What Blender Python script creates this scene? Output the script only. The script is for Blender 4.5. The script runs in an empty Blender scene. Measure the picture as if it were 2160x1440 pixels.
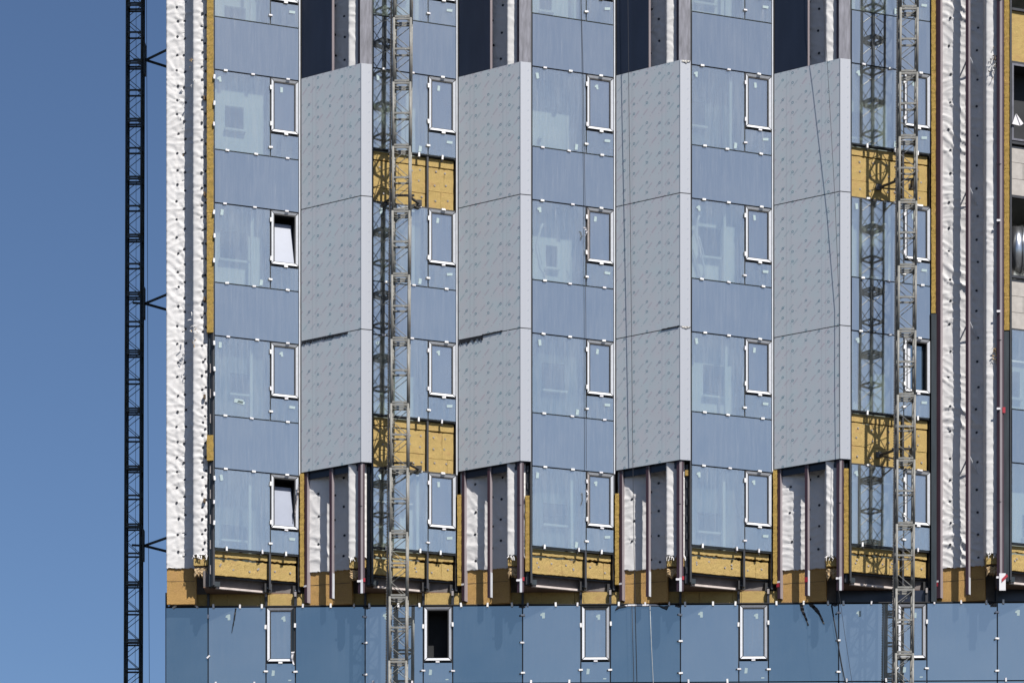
import bpy, math, random
import numpy as np
from mathutils import Vector, Matrix
random.seed(7)
rad = math.radians
# ------------------------------------------------------------------ camera, sky, sun, exposure
sc = bpy.context.scene
COL = sc.collection
EYE = 1.7
cd = bpy.data.cameras.new('camera'); cam = bpy.data.objects.new('camera', cd); COL.objects.link(cam)
cam.location = (0, -80, EYE); cam.rotation_euler = (rad(90), 0, rad(1.478))
cd.sensor_width = 36; cd.lens = 36 * 6800 / 2160; cd.shift_y = (2813 - 720) / 2160
cd.clip_start = 1; cd.clip_end = 3000
sc.camera = cam
SUN_AZ, SUN_EL = rad(35), rad(49)          # azimuth to the right of the facade's normal
sdir = Vector((math.sin(SUN_AZ) * math.cos(SUN_EL), -math.cos(SUN_AZ) * math.cos(SUN_EL), math.sin(SUN_EL)))
w = bpy.data.worlds.new('World'); sc.world = w; w.use_nodes = True
nt = w.node_tree; nt.nodes.clear()
sky = nt.nodes.new('ShaderNodeTexSky'); sky.sky_type = 'NISHITA'; sky.sun_disc = False
sky.sun_elevation = SUN_EL; sky.sun_rotation = math.pi - SUN_AZ
sky.air_density = .8; sky.dust_density = 1.0; sky.ozone_density = 5.8
bg = nt.nodes.new('ShaderNodeBackground'); bg.inputs[1].default_value = 0.075
wo = nt.nodes.new('ShaderNodeOutputWorld')
nt.links.new(sky.outputs[0], bg.inputs[0]); nt.links.new(bg.outputs[0], wo.inputs[0])
ld = bpy.data.lights.new('sun', 'SUN'); ld.energy = 5.0; ld.angle = rad(0.53); ld.color = (1, .955, .89)
sun = bpy.data.objects.new('sun', ld); COL.objects.link(sun)
sun.rotation_euler = sdir.to_track_quat('Z', 'Y').to_euler(); sun.location = (20, -40, 60)
sc.view_settings.view_transform = 'Standard'; sc.view_settings.look = 'None'
sc.view_settings.exposure = .42; sc.view_settings.gamma = 1; sc.view_settings.use_curve_mapping = False
sc.render.engine = 'CYCLES'
sc.cycles.transparent_max_bounces = 16; sc.cycles.max_bounces = 8; sc.cycles.caustics_reflective = False

# ------------------------------------------------------------------ materials
class NB:
    """small helper to wire shader nodes"""
    def __init__(s, name):
        s.m = bpy.data.materials.new(name); s.m.use_nodes = True; s.t = s.m.node_tree; s.t.nodes.clear()
        s.out = s.t.nodes.new('ShaderNodeOutputMaterial')
    def n(s, typ, **kw):
        nd = s.t.nodes.new('ShaderNode' + typ)
        for k, v in kw.items(): setattr(nd, k, v)
        return nd
    def l(s, a, b): s.t.links.new(a, b)
    def val(s, sock, v):
        if hasattr(v, 'type') and hasattr(v, 'links'): s.l(v, sock)
        else: sock.default_value = v
    def math(s, op, a, b=0.0, c=0.0, clamp=False):
        nd = s.n('Math', operation=op, use_clamp=clamp)
        s.val(nd.inputs[0], a); s.val(nd.inputs[1], b)
        if op in ('MULTIPLY_ADD', 'COMPARE', 'WRAP', 'SMOOTH_MIN'): s.val(nd.inputs[2], c)
        return nd.outputs[0]
    def coords(s, scale=(1, 1, 1), rot=(0, 0, 0), uv=False):
        tc = s.n('TexCoord'); mp = s.n('Mapping')
        mp.inputs['Scale'].default_value = scale; mp.inputs['Rotation'].default_value = rot
        s.l(tc.outputs['UV' if uv else 'Object'], mp.inputs['Vector']); return mp.outputs[0]
    def noise(s, scale, detail=3, rough=.55, vec=None):
        nd = s.n('TexNoise'); nd.inputs['Scale'].default_value = scale; nd.inputs['Detail'].default_value = detail
        nd.inputs['Roughness'].default_value = rough
        if vec is not None: s.l(vec, nd.inputs['Vector'])
        return nd.outputs[0]
    def ramp(s, fac, stops):
        r = s.n('ValToRGB'); s.l(fac, r.inputs[0]); e = r.color_ramp.elements
        while len(e) < len(stops): e.new(.5)
        for i, (p, c) in enumerate(stops):
            e[i].position = p; e[i].color = (c, c, c, 1) if isinstance(c, (int, float)) else (*c, 1)
        return r.outputs[0]
    def mixc(s, fac, a, b, mode='MIX'):
        nd = s.n('Mix', data_type='RGBA', blend_type=mode)
        s.val(nd.inputs[0], fac)
        for i, v in ((6, a), (7, b)):
            if isinstance(v, tuple): nd.inputs[i].default_value = (*v, 1)
            else: s.l(v, nd.inputs[i])
        return nd.outputs[2]
    def bump(s, h, strength, dist=.01):
        b = s.n('Bump'); b.inputs['Strength'].default_value = strength; b.inputs['Distance'].default_value = dist
        s.l(h, b.inputs['Height']); return b.outputs[0]
    def pbr(s, col, rough=.6, metal=0., normal=None, spec=.5):
        p = s.n('BsdfPrincipled')
        if isinstance(col, tuple): p.inputs['Base Color'].default_value = (*col, 1)
        else: s.l(col, p.inputs['Base Color'])
        s.val(p.inputs['Roughness'], rough); s.val(p.inputs['Metallic'], metal)
        p.inputs['Specular IOR Level'].default_value = spec
        if normal is not None: s.l(normal, p.inputs['Normal'])
        return p.outputs[0]
    def end(s, shader): s.l(shader, s.out.inputs[0]); return s.m

M = {}
def simple(name, col, rough=.6, metal=0., var=.25, scale=6., bump=.0, stretch=(1, 1, 1), spec=.5):
    col = tuple(c * .84 for c in col)
    b = NB(name); v = b.coords(stretch)
    n1 = b.noise(scale, 5, .6, v)
    lo = tuple(c * (1 - var) for c in col); hi = tuple(min(1, c * (1 + var)) for c in col)
    c = b.ramp(n1, [(.25, lo), (.75, hi)])
    nm = None
    if bump: nm = b.bump(b.noise(scale * 6, 4, .6, v), bump)
    M[name] = b.end(b.pbr(c, rough, metal, nm, spec)); return M[name]

simple('dark_rail', (.022, .024, .03), .45, .0, .35, 5)
simple('black_gasket', (.012, .012, .014), .6, .0, .3, 9)
simple('graphite_flashing', (.028, .038, .045), .4, .1, .45, 3, stretch=(3, 3, .4))
simple('navy_sheet', (.016, .022, .04), .3, .0, .2, 2, stretch=(2, 2, .3))
simple('maroon_paint', (.048, .022, .034), .5, .0, .3, 4, .1, stretch=(2, 2, .3))
simple('pale_greypink', (.30, .26, .275), .5, .0, .15, 4, .1, stretch=(2, 2, .3))
simple('galvanized_strip', (.15, .15, .175), .45, .3, .45, 5, .05, stretch=(3, 3, .5))
simple('clip_plastic', (.88, .87, .86), .45, .0, .05, 8)
simple('trim_white', (.66, .68, .72), .4, .0, .12, 20)
simple('profile_white', (.6, .62, .66), .4, .0, .15, 10, stretch=(1, 1, .5))
simple('concrete', (.30, .27, .25), .9, .0, .3, 3, .5)
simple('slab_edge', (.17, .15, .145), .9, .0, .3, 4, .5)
simple('sunlit_edge_strip', (.62, .54, .50), .8, .0, .2, 6, .3)  # pale colour standing for sunlight on the slab's lower edge
simple('slab_soffit', (.20, .125, .09), .9, .0, .3, 3, .5)
simple('block_wall', (.44, .41, .38), .9, .0, .15, 6, .4)
simple('washer_grey', (.32, .29, .28), .6, .0, .3, 20)
simple('washer_black', (.02, .022, .03), .5, .0, .3, 20)
simple('galvanized_tube', (.30, .295, .27), .5, .0, .35, 7, .1)
simple('dark_tube', (.045, .055, .055), .5, .35, .35, 7, .1)
simple('rack_steel', (.09, .085, .08), .5, .5, .4, 14)
simple('interior_white', (.88, .92, .88), .8, .0, .12, 1.2)
simple('interior_grey', (.22, .25, .26), .9, .0, .3, 1.5)
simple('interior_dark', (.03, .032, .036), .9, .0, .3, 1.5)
simple('glare_white', (1., 1., 1.), .3, .0, .05, 5)  # white of the tubes added as sun glare behind the glass
simple('duct_metal', (.6, .62, .65), .28, .95, .15, 8, .1)
simple('ground', (.09, .088, .085), .95, .0, .25, .4)
simple('bitumen', (.012, .012, .014), .35, .0, .4, 20, .3)
simple('tape_red', (.40, .025, .04), .4, .0, .1, 8)
simple('tape_white', (.78, .76, .78), .4, .0, .05, 8)
simple('rope_dark', (.02, .022, .03), .6, .0, .2, 8)
simple('rope_pale', (.45, .47, .48), .6, .0, .2, 8)
simple('steel_bolt', (.75, .75, .75), .2, 1., .1, 20)
simple('sticker_paper', (.36, .46, .48), .5, .0, .12, 25)
simple('pane_reflection', (.29, .32, .40), .22, .0, .06, 3)  # pale colour standing for bright sky mirrored in the tilted panes
simple('anchor_wood', (.11, .07, .035), .7, .0, .4, 20)
simple('foam', (.5, .36, .2), .9, .0, .4, 30, .6)

def rusty_tube():
    b = NB('galvanized_tube'); v = b.coords()
    c = b.ramp(b.noise(5, 5, .65, v), [(.3, (.15, .148, .135)), (.7, (.25, .247, .23))])
    c = b.mixc(b.ramp(b.noise(3.1, 5, .7, b.coords((1, 1, 1))), [(.58, 0.), (.70, .75)]), c, (.17, .10, .06))
    c = b.mixc(b.ramp(b.noise(17, 2, .5, v), [(.66, 0.), (.72, .8)]), c, (.42, .41, .38))
    M['galvanized_tube'] = b.end(b.pbr(c, .5, 0, b.bump(b.noise(40, 3, .6, v), .2), .4))
rusty_tube()
def wool_mat(name, col, fibre=(1, 1, 6)):
    col = tuple(c * .80 for c in col)
    b = NB(name); v = b.coords(fibre)
    n1 = b.noise(2.5, 6, .65, b.coords((1, 1, 2.2)))
    n2 = b.noise(14, 6, .75, v)
    n3 = b.noise(60, 3, .6, v)
    c = b.mixc(.55, b.ramp(n1, [(.2, tuple(x * .74 for x in col)), (.8, tuple(x * 1.18 for x in col))]),
               b.ramp(n2, [(.3, tuple(x * .6 for x in col)), (.62, tuple(min(1, x * 1.22) for x in col))]))
    pits = b.ramp(b.noise(23, 2, .5, v), [(.27, (.25, .2, .12)), (.34, (1, 1, 1))])
    c = b.mixc(1., c, pits, 'MULTIPLY')
    c = b.mixc(b.ramp(b.noise(3.7, 4, .7, b.coords((1, 1, 1.5))), [(.52, 0.), (.75, .5)]), c, (.46, .27, .13))
    c = b.mixc(b.ramp(b.noise(6, 6, .8, b.coords((1.2, 1.2, 14))), [(.60, 0.), (.70, .45)]), c, (.13, .08, .02))
    h = b.math('ADD', b.math('MULTIPLY', n2, .7), b.math('MULTIPLY', n3, .3))
    M[name] = b.end(b.pbr(c, .95, 0, b.bump(h, 1., .03), .1))
wool_mat('mineral_wool', (.62, .445, .175), (2, 2, 9))
wool_mat('wool_edge', (.50, .34, .10), (6, 6, 6))
wool_mat('wool_brown', (.60, .37, .14), (2, 2, 8))

def membrane_mat():
    b = NB('white_membrane'); v = b.coords((1, 1, 1))
    c = b.ramp(b.noise(1.3, 4, .6, v), [(.3, (.56, .55, .545)), (.75, (.64, .63, .625))])
    dirt = b.ramp(b.noise(7, 5, .7, b.coords((2.5, 2.5, .5))), [(.55, 0.), (.85, .35)])
    c = b.mixc(dirt, c, (.42, .36, .33))
    h = b.math('ADD', b.math('MULTIPLY', b.noise(5, 3, .5, b.coords((1, 1, 2.4), (0, .5, 0))), 1.0), b.math('MULTIPLY', b.noise(30, 3, .6, v), .25))
    M['white_membrane'] = b.end(b.pbr(c, .62, 0, b.bump(h, .22, .02), .2))
membrane_mat()

def glass(name, reflect, refl_col, back, dust, dustcol, wob=.0016, streak=1.0):
    """coated glass: mirror-like layer over either a clear or an opaque back, with a film of dust and dried rain streaks"""
    b = NB(name)
    vs = b.coords((9, 9, .5)); v = b.coords()
    st = b.ramp(b.noise(2.2, 5, .65, vs), [(.42, 0.), (.8, 1.)])
    st2 = b.ramp(b.noise(5.5, 2, .5, b.coords((7, 7, .22))), [(.66, 0.), (.74, 1.)])
    cl = b.ramp(b.noise(.9, 4, .6, v), [(.3, 0.), (.8, 1.)])
    sp = b.ramp(b.noise(34, 1, .5, v), [(.76, 0.), (.80, 1.)])
    d = b.math('ADD', b.math('MULTIPLY', st, .10 * streak), b.math('MULTIPLY', cl, .06))
    d = b.math('ADD', d, b.math('MULTIPLY', st2, .11 * streak))
    d = b.math('ADD', d, b.math('MULTIPLY', sp, .12 * streak))
    d = b.math('ADD', d, dust, clamp=True)
    nrm = b.bump(b.noise(1.1, 1, .5, v), wob, 1.0)
    g = b.n('BsdfGlossy'); g.inputs['Color'].default_value = (*refl_col, 1); g.inputs['Roughness'].default_value = .015
    b.l(nrm, g.inputs['Normal'])
    if back[0] == 'clear':
        k = b.n('BsdfTransparent'); k.inputs['Color'].default_value = (*back[1], 1)
    else:
        k = b.n('BsdfDiffuse'); k.inputs['Color'].default_value = (*back[1], 1)
    m1 = b.n('MixShader'); m1.inputs[0].default_value = reflect; b.l(k.outputs[0], m1.inputs[1]); b.l(g.outputs[0], m1.inputs[2])
    df = b.n('BsdfDiffuse'); df.inputs['Color'].default_value = (*dustcol, 1)
    m2 = b.n('MixShader'); b.l(d, m2.inputs[0]); b.l(m1.outputs[0], m2.inputs[1]); b.l(df.outputs[0], m2.inputs[2])
    M[name] = b.end(m2.outputs[0])
glass('vision_glass', .44, (1., .97, .90), ('clear', (.95, 1., .97)), .0, (.58, .60, .60), wob=.003, streak=1.2)
glass('spandrel_glass', .50, (.98, .98, .92), ('solid', (.05, .06, .07)), .0, (.46, .48, .50), wob=.003, streak=1.)
glass('window_glass', .56, (1., .95, .87), ('clear', (.6, .7, .7)), .01, (.46, .48, .50), wob=.003, streak=.9)
glass('lower_glass', .53, (.92, .94, .89), ('solid', (.02, .03, .04)), .004, (.40, .44, .48), wob=.003, streak=.35)
glass('lower_glass_deep', .37, (.78, .92, .92), ('solid', (.01, .02, .035)), .0, (.35, .42, .48), wob=.003, streak=.25)

def film_mat(name='film_print', base=(.49, .52, .55)):
    """grey cassette sheet under a printed protective film: small rings, dots and slanted lines of lettering"""
    b = NB(name)
    uv = b.n('UVMap'); sep = b.n('SeparateXYZ'); b.l(uv.outputs[0], sep.inputs[0])
    u, z = sep.outputs[0], sep.outputs[1]
    T = .245 / math.sqrt(2); S = .52
    a1 = b.math('MULTIPLY', b.math('ADD', u, z), .70711)      # along the lettering
    a2 = b.math('MULTIPLY', b.math('SUBTRACT', z, u), .70711) # across it
    tt = b.math('DIVIDE', a2, T); i = b.math('FLOOR', tt); f = b.math('SUBTRACT', tt, i)
    ss = b.math('FRACT', b.math('ADD', b.math('DIVIDE', a1, S), b.math('MULTIPLY', i, .3333)))
    def band(x, lo, hi):
        return b.math('MULTIPLY', b.math('GREATER_THAN', x, lo), b.math('LESS_THAN', x, hi))
    line = b.math('MULTIPLY', band(f, .40, .62), band(ss, .24, .60))
    let = b.math('GREATER_THAN', b.noise(1, 1, .5, b.coords((110, 110, 110), uv=True)), .44)
    line = b.math('MULTIPLY', line, let)
    # tail dot
    dx = b.math('MULTIPLY', b.math('SUBTRACT', ss, .12), S); dy = b.math('MULTIPLY', b.math('SUBTRACT', f, .5), T)
    dot = b.math('LESS_THAN', b.math('SQRT', b.math('ADD', b.math('MULTIPLY', dx, dx), b.math('MULTIPLY', dy, dy))), .011)
    # rings, two in three rows of a column
    marks = b.math('MAXIMUM', b.math('MULTIPLY', line, .55), b.math('MULTIPLY', dot, .8))
    cols = [(.235, 0.), (.51, .12), (.88, -.08), (1.24, .0), (1.50, .06), (1.77, -.3)]
    rings = None; tails = None
    for c, ph in cols:
        zz = b.math('DIVIDE', b.math('ADD', z, ph), .245); zi = b.math('FLOOR', zz); zf = b.math('SUBTRACT', b.math('SUBTRACT', zz, zi), .5)
        keep = b.math('GREATER_THAN', b.math('FRACT', b.math('ADD', b.math('DIVIDE', zi, 3.), .01)), .3)
        ddx = b.math('SUBTRACT', u, c); ddy = b.math('MULTIPLY', zf, .245)
        r = b.math('SQRT', b.math('ADD', b.math('MULTIPLY', ddx, ddx), b.math('MULTIPLY', ddy, ddy)))
        ring = b.math('MULTIPLY', band(r, .015, .033), keep)
        q = b.math('MULTIPLY', b.math('LESS_THAN', b.math('ABSOLUTE', b.math('SUBTRACT', ddx, b.math('MULTIPLY', ddy, 1.))), .009), band(ddy, -.065, -.02))
        q = b.math('MULTIPLY', q, keep)
        rings = ring if rings is None else b.math('MAXIMUM', rings, ring)
        tails = q if tails is None else b.math('MAXIMUM', tails, q)
    vl = None
    for x in (.33, .345, .44, .475, 1.30, 1.315, 1.42):
        k = b.math('LESS_THAN', b.math('ABSOLUTE', b.math('SUBTRACT', u, x)), .004)
        vl = k if vl is None else b.math('MAXIMUM', vl, k)
    n1 = b.noise(3.6, 3, .6, b.coords((1, 1, .6)))
    c = b.ramp(n1, [(.3, tuple(x * f_ for x, f_ in zip(base, (1.03, .99, 1.0)))), (.7, tuple(x * f_ for x, f_ in zip(base, (.95, 1.02, 1.025))))])
    tn = b.ramp(b.noise(2.3, 2, .5, b.coords((1, 1, 1))), [(.42, (.32, .20, .28)), (.58, (.13, .25, .30))])
    c = b.mixc(b.math('MULTIPLY', marks, .8), c, tn)
    c = b.mixc(b.math('MULTIPLY', vl, .35), c, (.24, .27, .33))
    c = b.mixc(b.math('MULTIPLY', tails, .4), c, (.10, .20, .26))
    c = b.mixc(b.math('MULTIPLY', rings, .72), c, (.05, .16, .22))
    h = b.noise(3.5, 3, .6, b.coords((1, 1, .7)))
    M[name] = b.end(b.pbr(c, .42, .15, b.bump(h, .12, .02), .4))
film_mat()
def film_side():
    b = NB('film_side')
    uv = b.n('UVMap'); sep = b.n('SeparateXYZ'); b.l(uv.outputs[0], sep.inputs[0])
    u, z = sep.outputs[0], sep.outputs[1]
    zf = b.math('MULTIPLY', b.math('SUBTRACT', b.math('FRACT', b.math('DIVIDE', z, .245)), .5), .245)
    du = b.math('SUBTRACT', b.math('SUBTRACT', u, .20), b.math('MULTIPLY', zf, .6))
    m = b.math('MULTIPLY', b.math('LESS_THAN', b.math('ABSOLUTE', du), .012), b.math('LESS_THAN', b.math('ABSOLUTE', zf), .022))
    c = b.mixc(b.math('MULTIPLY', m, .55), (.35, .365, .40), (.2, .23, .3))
    vl = b.math('LESS_THAN', b.math('ABSOLUTE', b.math('SUBTRACT', u, .13)), .004)
    c = b.mixc(b.math('MULTIPLY', vl, .3), c, (.3, .32, .38))
    M['film_side'] = b.end(b.pbr(c, .4, .15, None, .4))
film_side()

# ------------------------------------------------------------------ mesh helpers
class Fr:
    """a vertical facade plane: u runs along it, n points out of it, z is up"""
    def __init__(s, a, b):
        s.o = Vector((a[0], a[1], 0)); d = Vector((b[0] - a[0], b[1] - a[1], 0)); s.L = d.length; s.t = d.normalized()
        s.n = Vector((s.t.y, -s.t.x, 0))
    def p(s, u, z, n=0.): return s.o + s.t * u + s.n * n + Vector((0, 0, z))
FLAT = Fr((0, 0), (1, 0))
class MB:
    def __init__(s): s.v = []; s.f = []; s.uv = []
    def add(s, vs, fs, uvs=None):
        b = len(s.v); s.v += [tuple(x) for x in vs]; s.f += [tuple(b + i for i in f) for f in fs]
        s.uv += uvs if uvs else [(0, 0)] * len(vs)
    def box(s, fr, u0, u1, z0, z1, n0, n1):
        vs = []; uvs = []
        for n in (n0, n1):
            for (u, z) in ((u0, z0), (u1, z0), (u1, z1), (u0, z1)): vs.append(fr.p(u, z, n)); uvs.append((u, z))
        s.add(vs, [(0, 3, 2, 1), (4, 5, 6, 7), (0, 1, 5, 4), (1, 2, 6, 5), (2, 3, 7, 6), (3, 0, 4, 7)], uvs); return s
    def prism(s, fr, poly, n0, n1):
        k = len(poly); vs = [fr.p(u, z, n0) for u, z in poly] + [fr.p(u, z, n1) for u, z in poly]
        fs = [tuple(reversed(range(k))), tuple(range(k, 2 * k))] + [(i, (i + 1) % k, k + (i + 1) % k, k + i) for i in range(k)]
        s.add(vs, fs, [(u, z) for u, z in poly] * 2); return s
    def slab(s, poly, z0, z1):
        k = len(poly); vs = [(x, y, z0) for x, y in poly] + [(x, y, z1) for x, y in poly]
        fs = [tuple(reversed(range(k))), tuple(range(k, 2 * k))] + [(i, (i + 1) % k, k + (i + 1) % k, k + i) for i in range(k)]
        s.add(vs, fs, [(x, y) for x, y in poly] * 2); return s
    def tube(s, pts, r, sides=6):
        pts = [Vector(p) for p in pts]; base = len(s.v); k = sides
        for i, p in enumerate(pts):
            d = (pts[min(i + 1, len(pts) - 1)] - pts[max(i - 1, 0)]).normalized()
            a = d.orthogonal().normalized() if i == 0 else (pa - d * pa.dot(d)).normalized()
            pa = a; c = d.cross(a)
            for j in range(k):
                an = 2 * math.pi * j / k
                s.v.append(tuple(p + (a * math.cos(an) + c * math.sin(an)) * r)); s.uv.append((j / k, i))
        for i in range(len(pts) - 1):
            for j in range(k):
                s.f.append((base + i * k + j, base + i * k + (j + 1) % k, base + (i + 1) * k + (j + 1) % k, base + (i + 1) * k + j))
        s.f.append(tuple(base + j for j in reversed(range(k)))); e = base + (len(pts) - 1) * k
        s.f.append(tuple(e + j for j in range(k))); return s
    def mesh(s, name, mat, smooth=False):
        me = bpy.data.meshes.new(name); me.from_pydata(s.v, [], s.f)
        if isinstance(mat, str): mat = M[mat]
        me.materials.append(mat)
        ul = me.uv_layers.new(name='UVMap')
        idx = np.zeros(len(me.loops), dtype=np.int32); me.loops.foreach_get('vertex_index', idx)
        ul.data.foreach_set('uv', np.array(s.uv, dtype=np.float32)[idx].ravel())
        if smooth: me.polygons.foreach_set('use_smooth', [True] * len(me.polygons))
        me.update(); return me
    def obj(s, name, mat, parent=None, smooth=False):
        o = bpy.data.objects.new(name, s.mesh(name, mat, smooth)); COL.objects.link(o); o.parent = parent; return o
def link(me, name, parent=None, loc=None, rot=None):
    o = bpy.data.objects.new(name, me); COL.objects.link(o); o.parent = parent
    if loc is not None: o.location = loc
    if rot is not None: o.rotation_euler = rot
    return o
def tag(o, label=None, cat=None, group=None, kind=None):
    if label: o['label'] = label
    if cat: o['category'] = cat
    if group: o['group'] = group
    if kind: o['kind'] = kind
    return o
def empty(name, loc=(0, 0, 0)):
    o = bpy.data.objects.new(name, None); COL.objects.link(o); o.location = loc; return o

# ------------------------------------------------------------------ ground
g = MB(); g.add([(-900, -700, 0), (900, -700, 0), (900, 1100, 0), (-900, 1100, 0)], [(0, 1, 2, 3)])
tag(g.obj('ground', 'ground'), kind='structure')

# ------------------------------------------------------------------ building: plan and levels
BX, BY = 4.0, 0.0
BLD = empty('building', (0, 0, 0))
tag(BLD, 'tall building under construction with zigzag glass bays, grey fins and bare wool', 'building')
def B(mb, name, mat, parent=None, smooth=False): return mb.obj(name, mat, parent or BLD, smooth)
P = 3.914
H = EYE
lv = [32.448, 31.142, 29.178, 27.864, 25.905, 24.593, 22.639, 21.329, 19.367]
lv = [z + H for z in lv]
PER = 3.2705
LZ = [lv[0] + PER * 2, lv[0] + PER * 2 - 1.308, lv[0] + PER, lv[0] + PER - 1.308] + lv      # two more storeys above the frame
CZ = [z + H for z in (31.221, 27.957, 24.683, 21.414)]
CTOP, CBOT = CZ[0], CZ[3]
BANDZ = 18.098 + H
TOPZ = LZ[0] + 1.96
SLABZ = 18.44 + H
NB_ = 6
def glass_fr(k): return Fr((-9.379 + P * k, -.801), (-7.353 + P * k, .002))
def fin_fr(k): return Fr((-7.305 + P * k, .027), (-5.75 + P * k, -.916))
def nose_fr(k): return Fr((-5.75 + P * k, -.916), (-5.49 + P * k, -.841))
XLk = lambda k: -9.379 + P * k
XRk = lambda k: -7.353 + P * k
GL = glass_fr(0).L; UM = 1.432
EDGE = -10.64
LEFT_BAND = -10.69

# body of the building behind the facade
b = MB(); b.box(FLAT, EDGE + .02, 24, 0, BANDZ - 2.1, -.25, -18); B(b, 'lower_wall', 'concrete')
b = MB(); b.box(FLAT, EDGE + .02, 24, BANDZ - 2.1, TOPZ, -6.2, -18); B(b, 'core_wall', 'interior_grey')
b = MB(); b.box(FLAT, EDGE + .01, EDGE + .25, BANDZ - 2.1, TOPZ, -.3, -6.2); B(b, 'side_wall', 'concrete')
for k in range(-1, NB_):
    x0 = (XRk(k) + .14) if k >= 0 else EDGE + .26
    x1 = XLk(k + 1) - .16
    b = MB(); b.box(FLAT, x0, x1, BANDZ - .05, TOPZ, -.31, -6.2); B(b, 'cross_wall', 'concrete')

# ---- floors of each bay (slab, back wall)
vis = [(LZ[0], TOPZ)] + [(LZ[i + 1], LZ[i]) for i in range(1, len(LZ) - 1, 2)]      # (bottom, top)
span = [(LZ[i + 1], LZ[i]) for i in range(0, len(LZ) - 1, 2)]
def bay_poly(k, back=6.19, off=.0):
    X = XLk(k); return [(X - .30, -.57 + off), (X + 1.22, .10 + off), (XRk(k) + .12, .30 + off), (XRk(k) + .12, back), (X - .14, back), (X - .14, .3), (X - .30, .3)]
for k in range(NB_):
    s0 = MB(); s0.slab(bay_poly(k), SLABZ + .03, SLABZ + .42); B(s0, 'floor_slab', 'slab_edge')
    s0 = MB(); s0.slab([(x, y) if y > .2 else (x, y + .004) for x, y in bay_poly(k)], SLABZ, SLABZ + .03); B(s0, 'soffit', 'slab_soffit')
    pq = bay_poly(k); sf = Fr(pq[0], pq[1])
    B(MB().box(sf, .30, sf.L - .04, SLABZ - .012, SLABZ + .035, .003, .10), 'sunlit_edge_strip', 'sunlit_edge_strip')  # added strip, the sunlit band of the slab edge put into its colour
    for j, (z0, z1) in enumerate(span):
        s0 = MB(); s0.slab([(x, y + (.12 if y < .2 else 0.001)) for x, y in bay_poly(k)], z0 + .55, z1 - .32); B(s0, 'floor_slab', 'interior_white')
rr = random.Random(11)
for k in range(NB_):
    for j, (z0, z1) in enumerate(vis):
        if k == 5 and j in (2, 3, 4): continue
        fr = glass_fr(k); nn = -(.30 + .40 * rr.random()); mb = MB()
        # a light lining with an opening, as seen through the glass
        ox = .15 + .45 * rr.random(); ow = .3 + .4 * rr.random(); oz = z0 + .15 + .6 * rr.random(); oh = .35 + .45 * rr.random()
        zb, zt = z0 - .25, z1 + .25; u0, u1 = .03, UM - .04
        if rr.random() < .22: ow = .02; oh = .02
        mb.box(fr, u0, ox, zb, zt, nn - .09, nn); mb.box(fr, ox + ow, u1, zb, zt, nn - .09, nn)
        mb.box(fr, ox, ox + ow, zb, oz, nn - .09, nn); mb.box(fr, ox, ox + ow, oz + oh, zt, nn - .09, nn)
        B(mb, 'partition', 'interior_white' if rr.random() < .75 else 'interior_grey')
        mb = MB(); mb.box(fr, ox - .03, ox + ow + .03, oz - .05, oz, nn - .02, nn + .12); B(mb, 'sill_board', 'interior_white')
        if rr.random() < .6:
            mb = MB(); cu = .9 + .3 * rr.random(); mb.box(fr, cu, cu + .07, zb, zt, -.26, -.18); B(mb, 'inner_post', 'interior_white')

# ---- clips, stickers and washers share meshes
def beveled_box(w_, h_, d_, c=.006):
    m = MB(); x, z = w_ / 2, h_ / 2
    vs = [(-x, 0, -z), (x, 0, -z), (x, 0, z), (-x, 0, z), (-x + c, -d_, -z + c), (x - c, -d_, -z + c), (x - c, -d_, z - c), (-x + c, -d_, z - c)]
    m.add(vs, [(3, 2, 1, 0), (4, 5, 6, 7), (0, 1, 5, 4), (1, 2, 6, 5), (2, 3, 7, 6), (3, 0, 4, 7)]); return m
clipH = beveled_box(.105, .055, .035).mesh('clip', 'clip_plastic')
clipV = beveled_box(.055, .115, .035).mesh('clip', 'clip_plastic')
clipG = beveled_box(.10, .05, .03).mesh('clip', 'tape_white'); clipW = beveled_box(.05, .105, .03).mesh('clip', 'tape_white')
clipS = beveled_box(.045, .040, .03).mesh('clip', 'black_gasket')
rc = random.Random(5)
def clip(fr, u, z, kind, parent, n=.012, rot=0.):
    ang = math.atan2(fr.t.y, fr.t.x)
    o = link({'h': rc.choice((clipH, clipH, clipG)), 'v': rc.choice((clipV, clipV, clipW)), 's': clipS}[kind], 'clip', parent, fr.p(u + rc.uniform(-.01, .01), z + rc.uniform(-.004, .004), n))
    o.rotation_euler = (0, rot + rc.gauss(0, .06), ang)
    return o
def sticker_mesh(kind):
    m = MB()
    if kind == 0:
        m.add([(-.03, 0, -.07), (.03, 0, -.07), (.03, 0, .06), (-.03, 0, .06)], [(0, 1, 2, 3)])
        m.add([(-.08, 0, -.005), (-.03, 0, -.02), (-.03, 0, .045), (-.06, 0, .04)], [(0, 1, 2, 3)])
    elif kind == 1:
        m.add([(-.08, 0, -.035), (.07, 0, -.03), (.08, 0, .035), (-.07, 0, .03)], [(0, 1, 2, 3)])
    else:
        m.add([(-.04, 0, -.075), (.035, 0, -.065), (.04, 0, .07), (-.035, 0, .075)], [(0, 1, 2, 3)])
    # thin paper with a real thickness
    top = list(m.v); nf = list(m.f); k = len(top)
    m.v += [(x, .002, z) for x, y, z in top]; m.uv += [(0, 0)] * k
    m.f += [tuple(k + i for i in reversed(f)) for f in nf]
    return m.mesh('sticker', 'sticker_paper')
stk = [sticker_mesh(i) for i in range(3)]
def sticker(fr, u, z, kind, parent, rot=0., sc_=1., n=.006):
    o = link(stk[kind], 'sticker', parent, fr.p(u, z, n)); o.rotation_euler = (0, rot, math.atan2(fr.t.y, fr.t.x)); o.scale = (sc_, 1, sc_); return o

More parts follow.
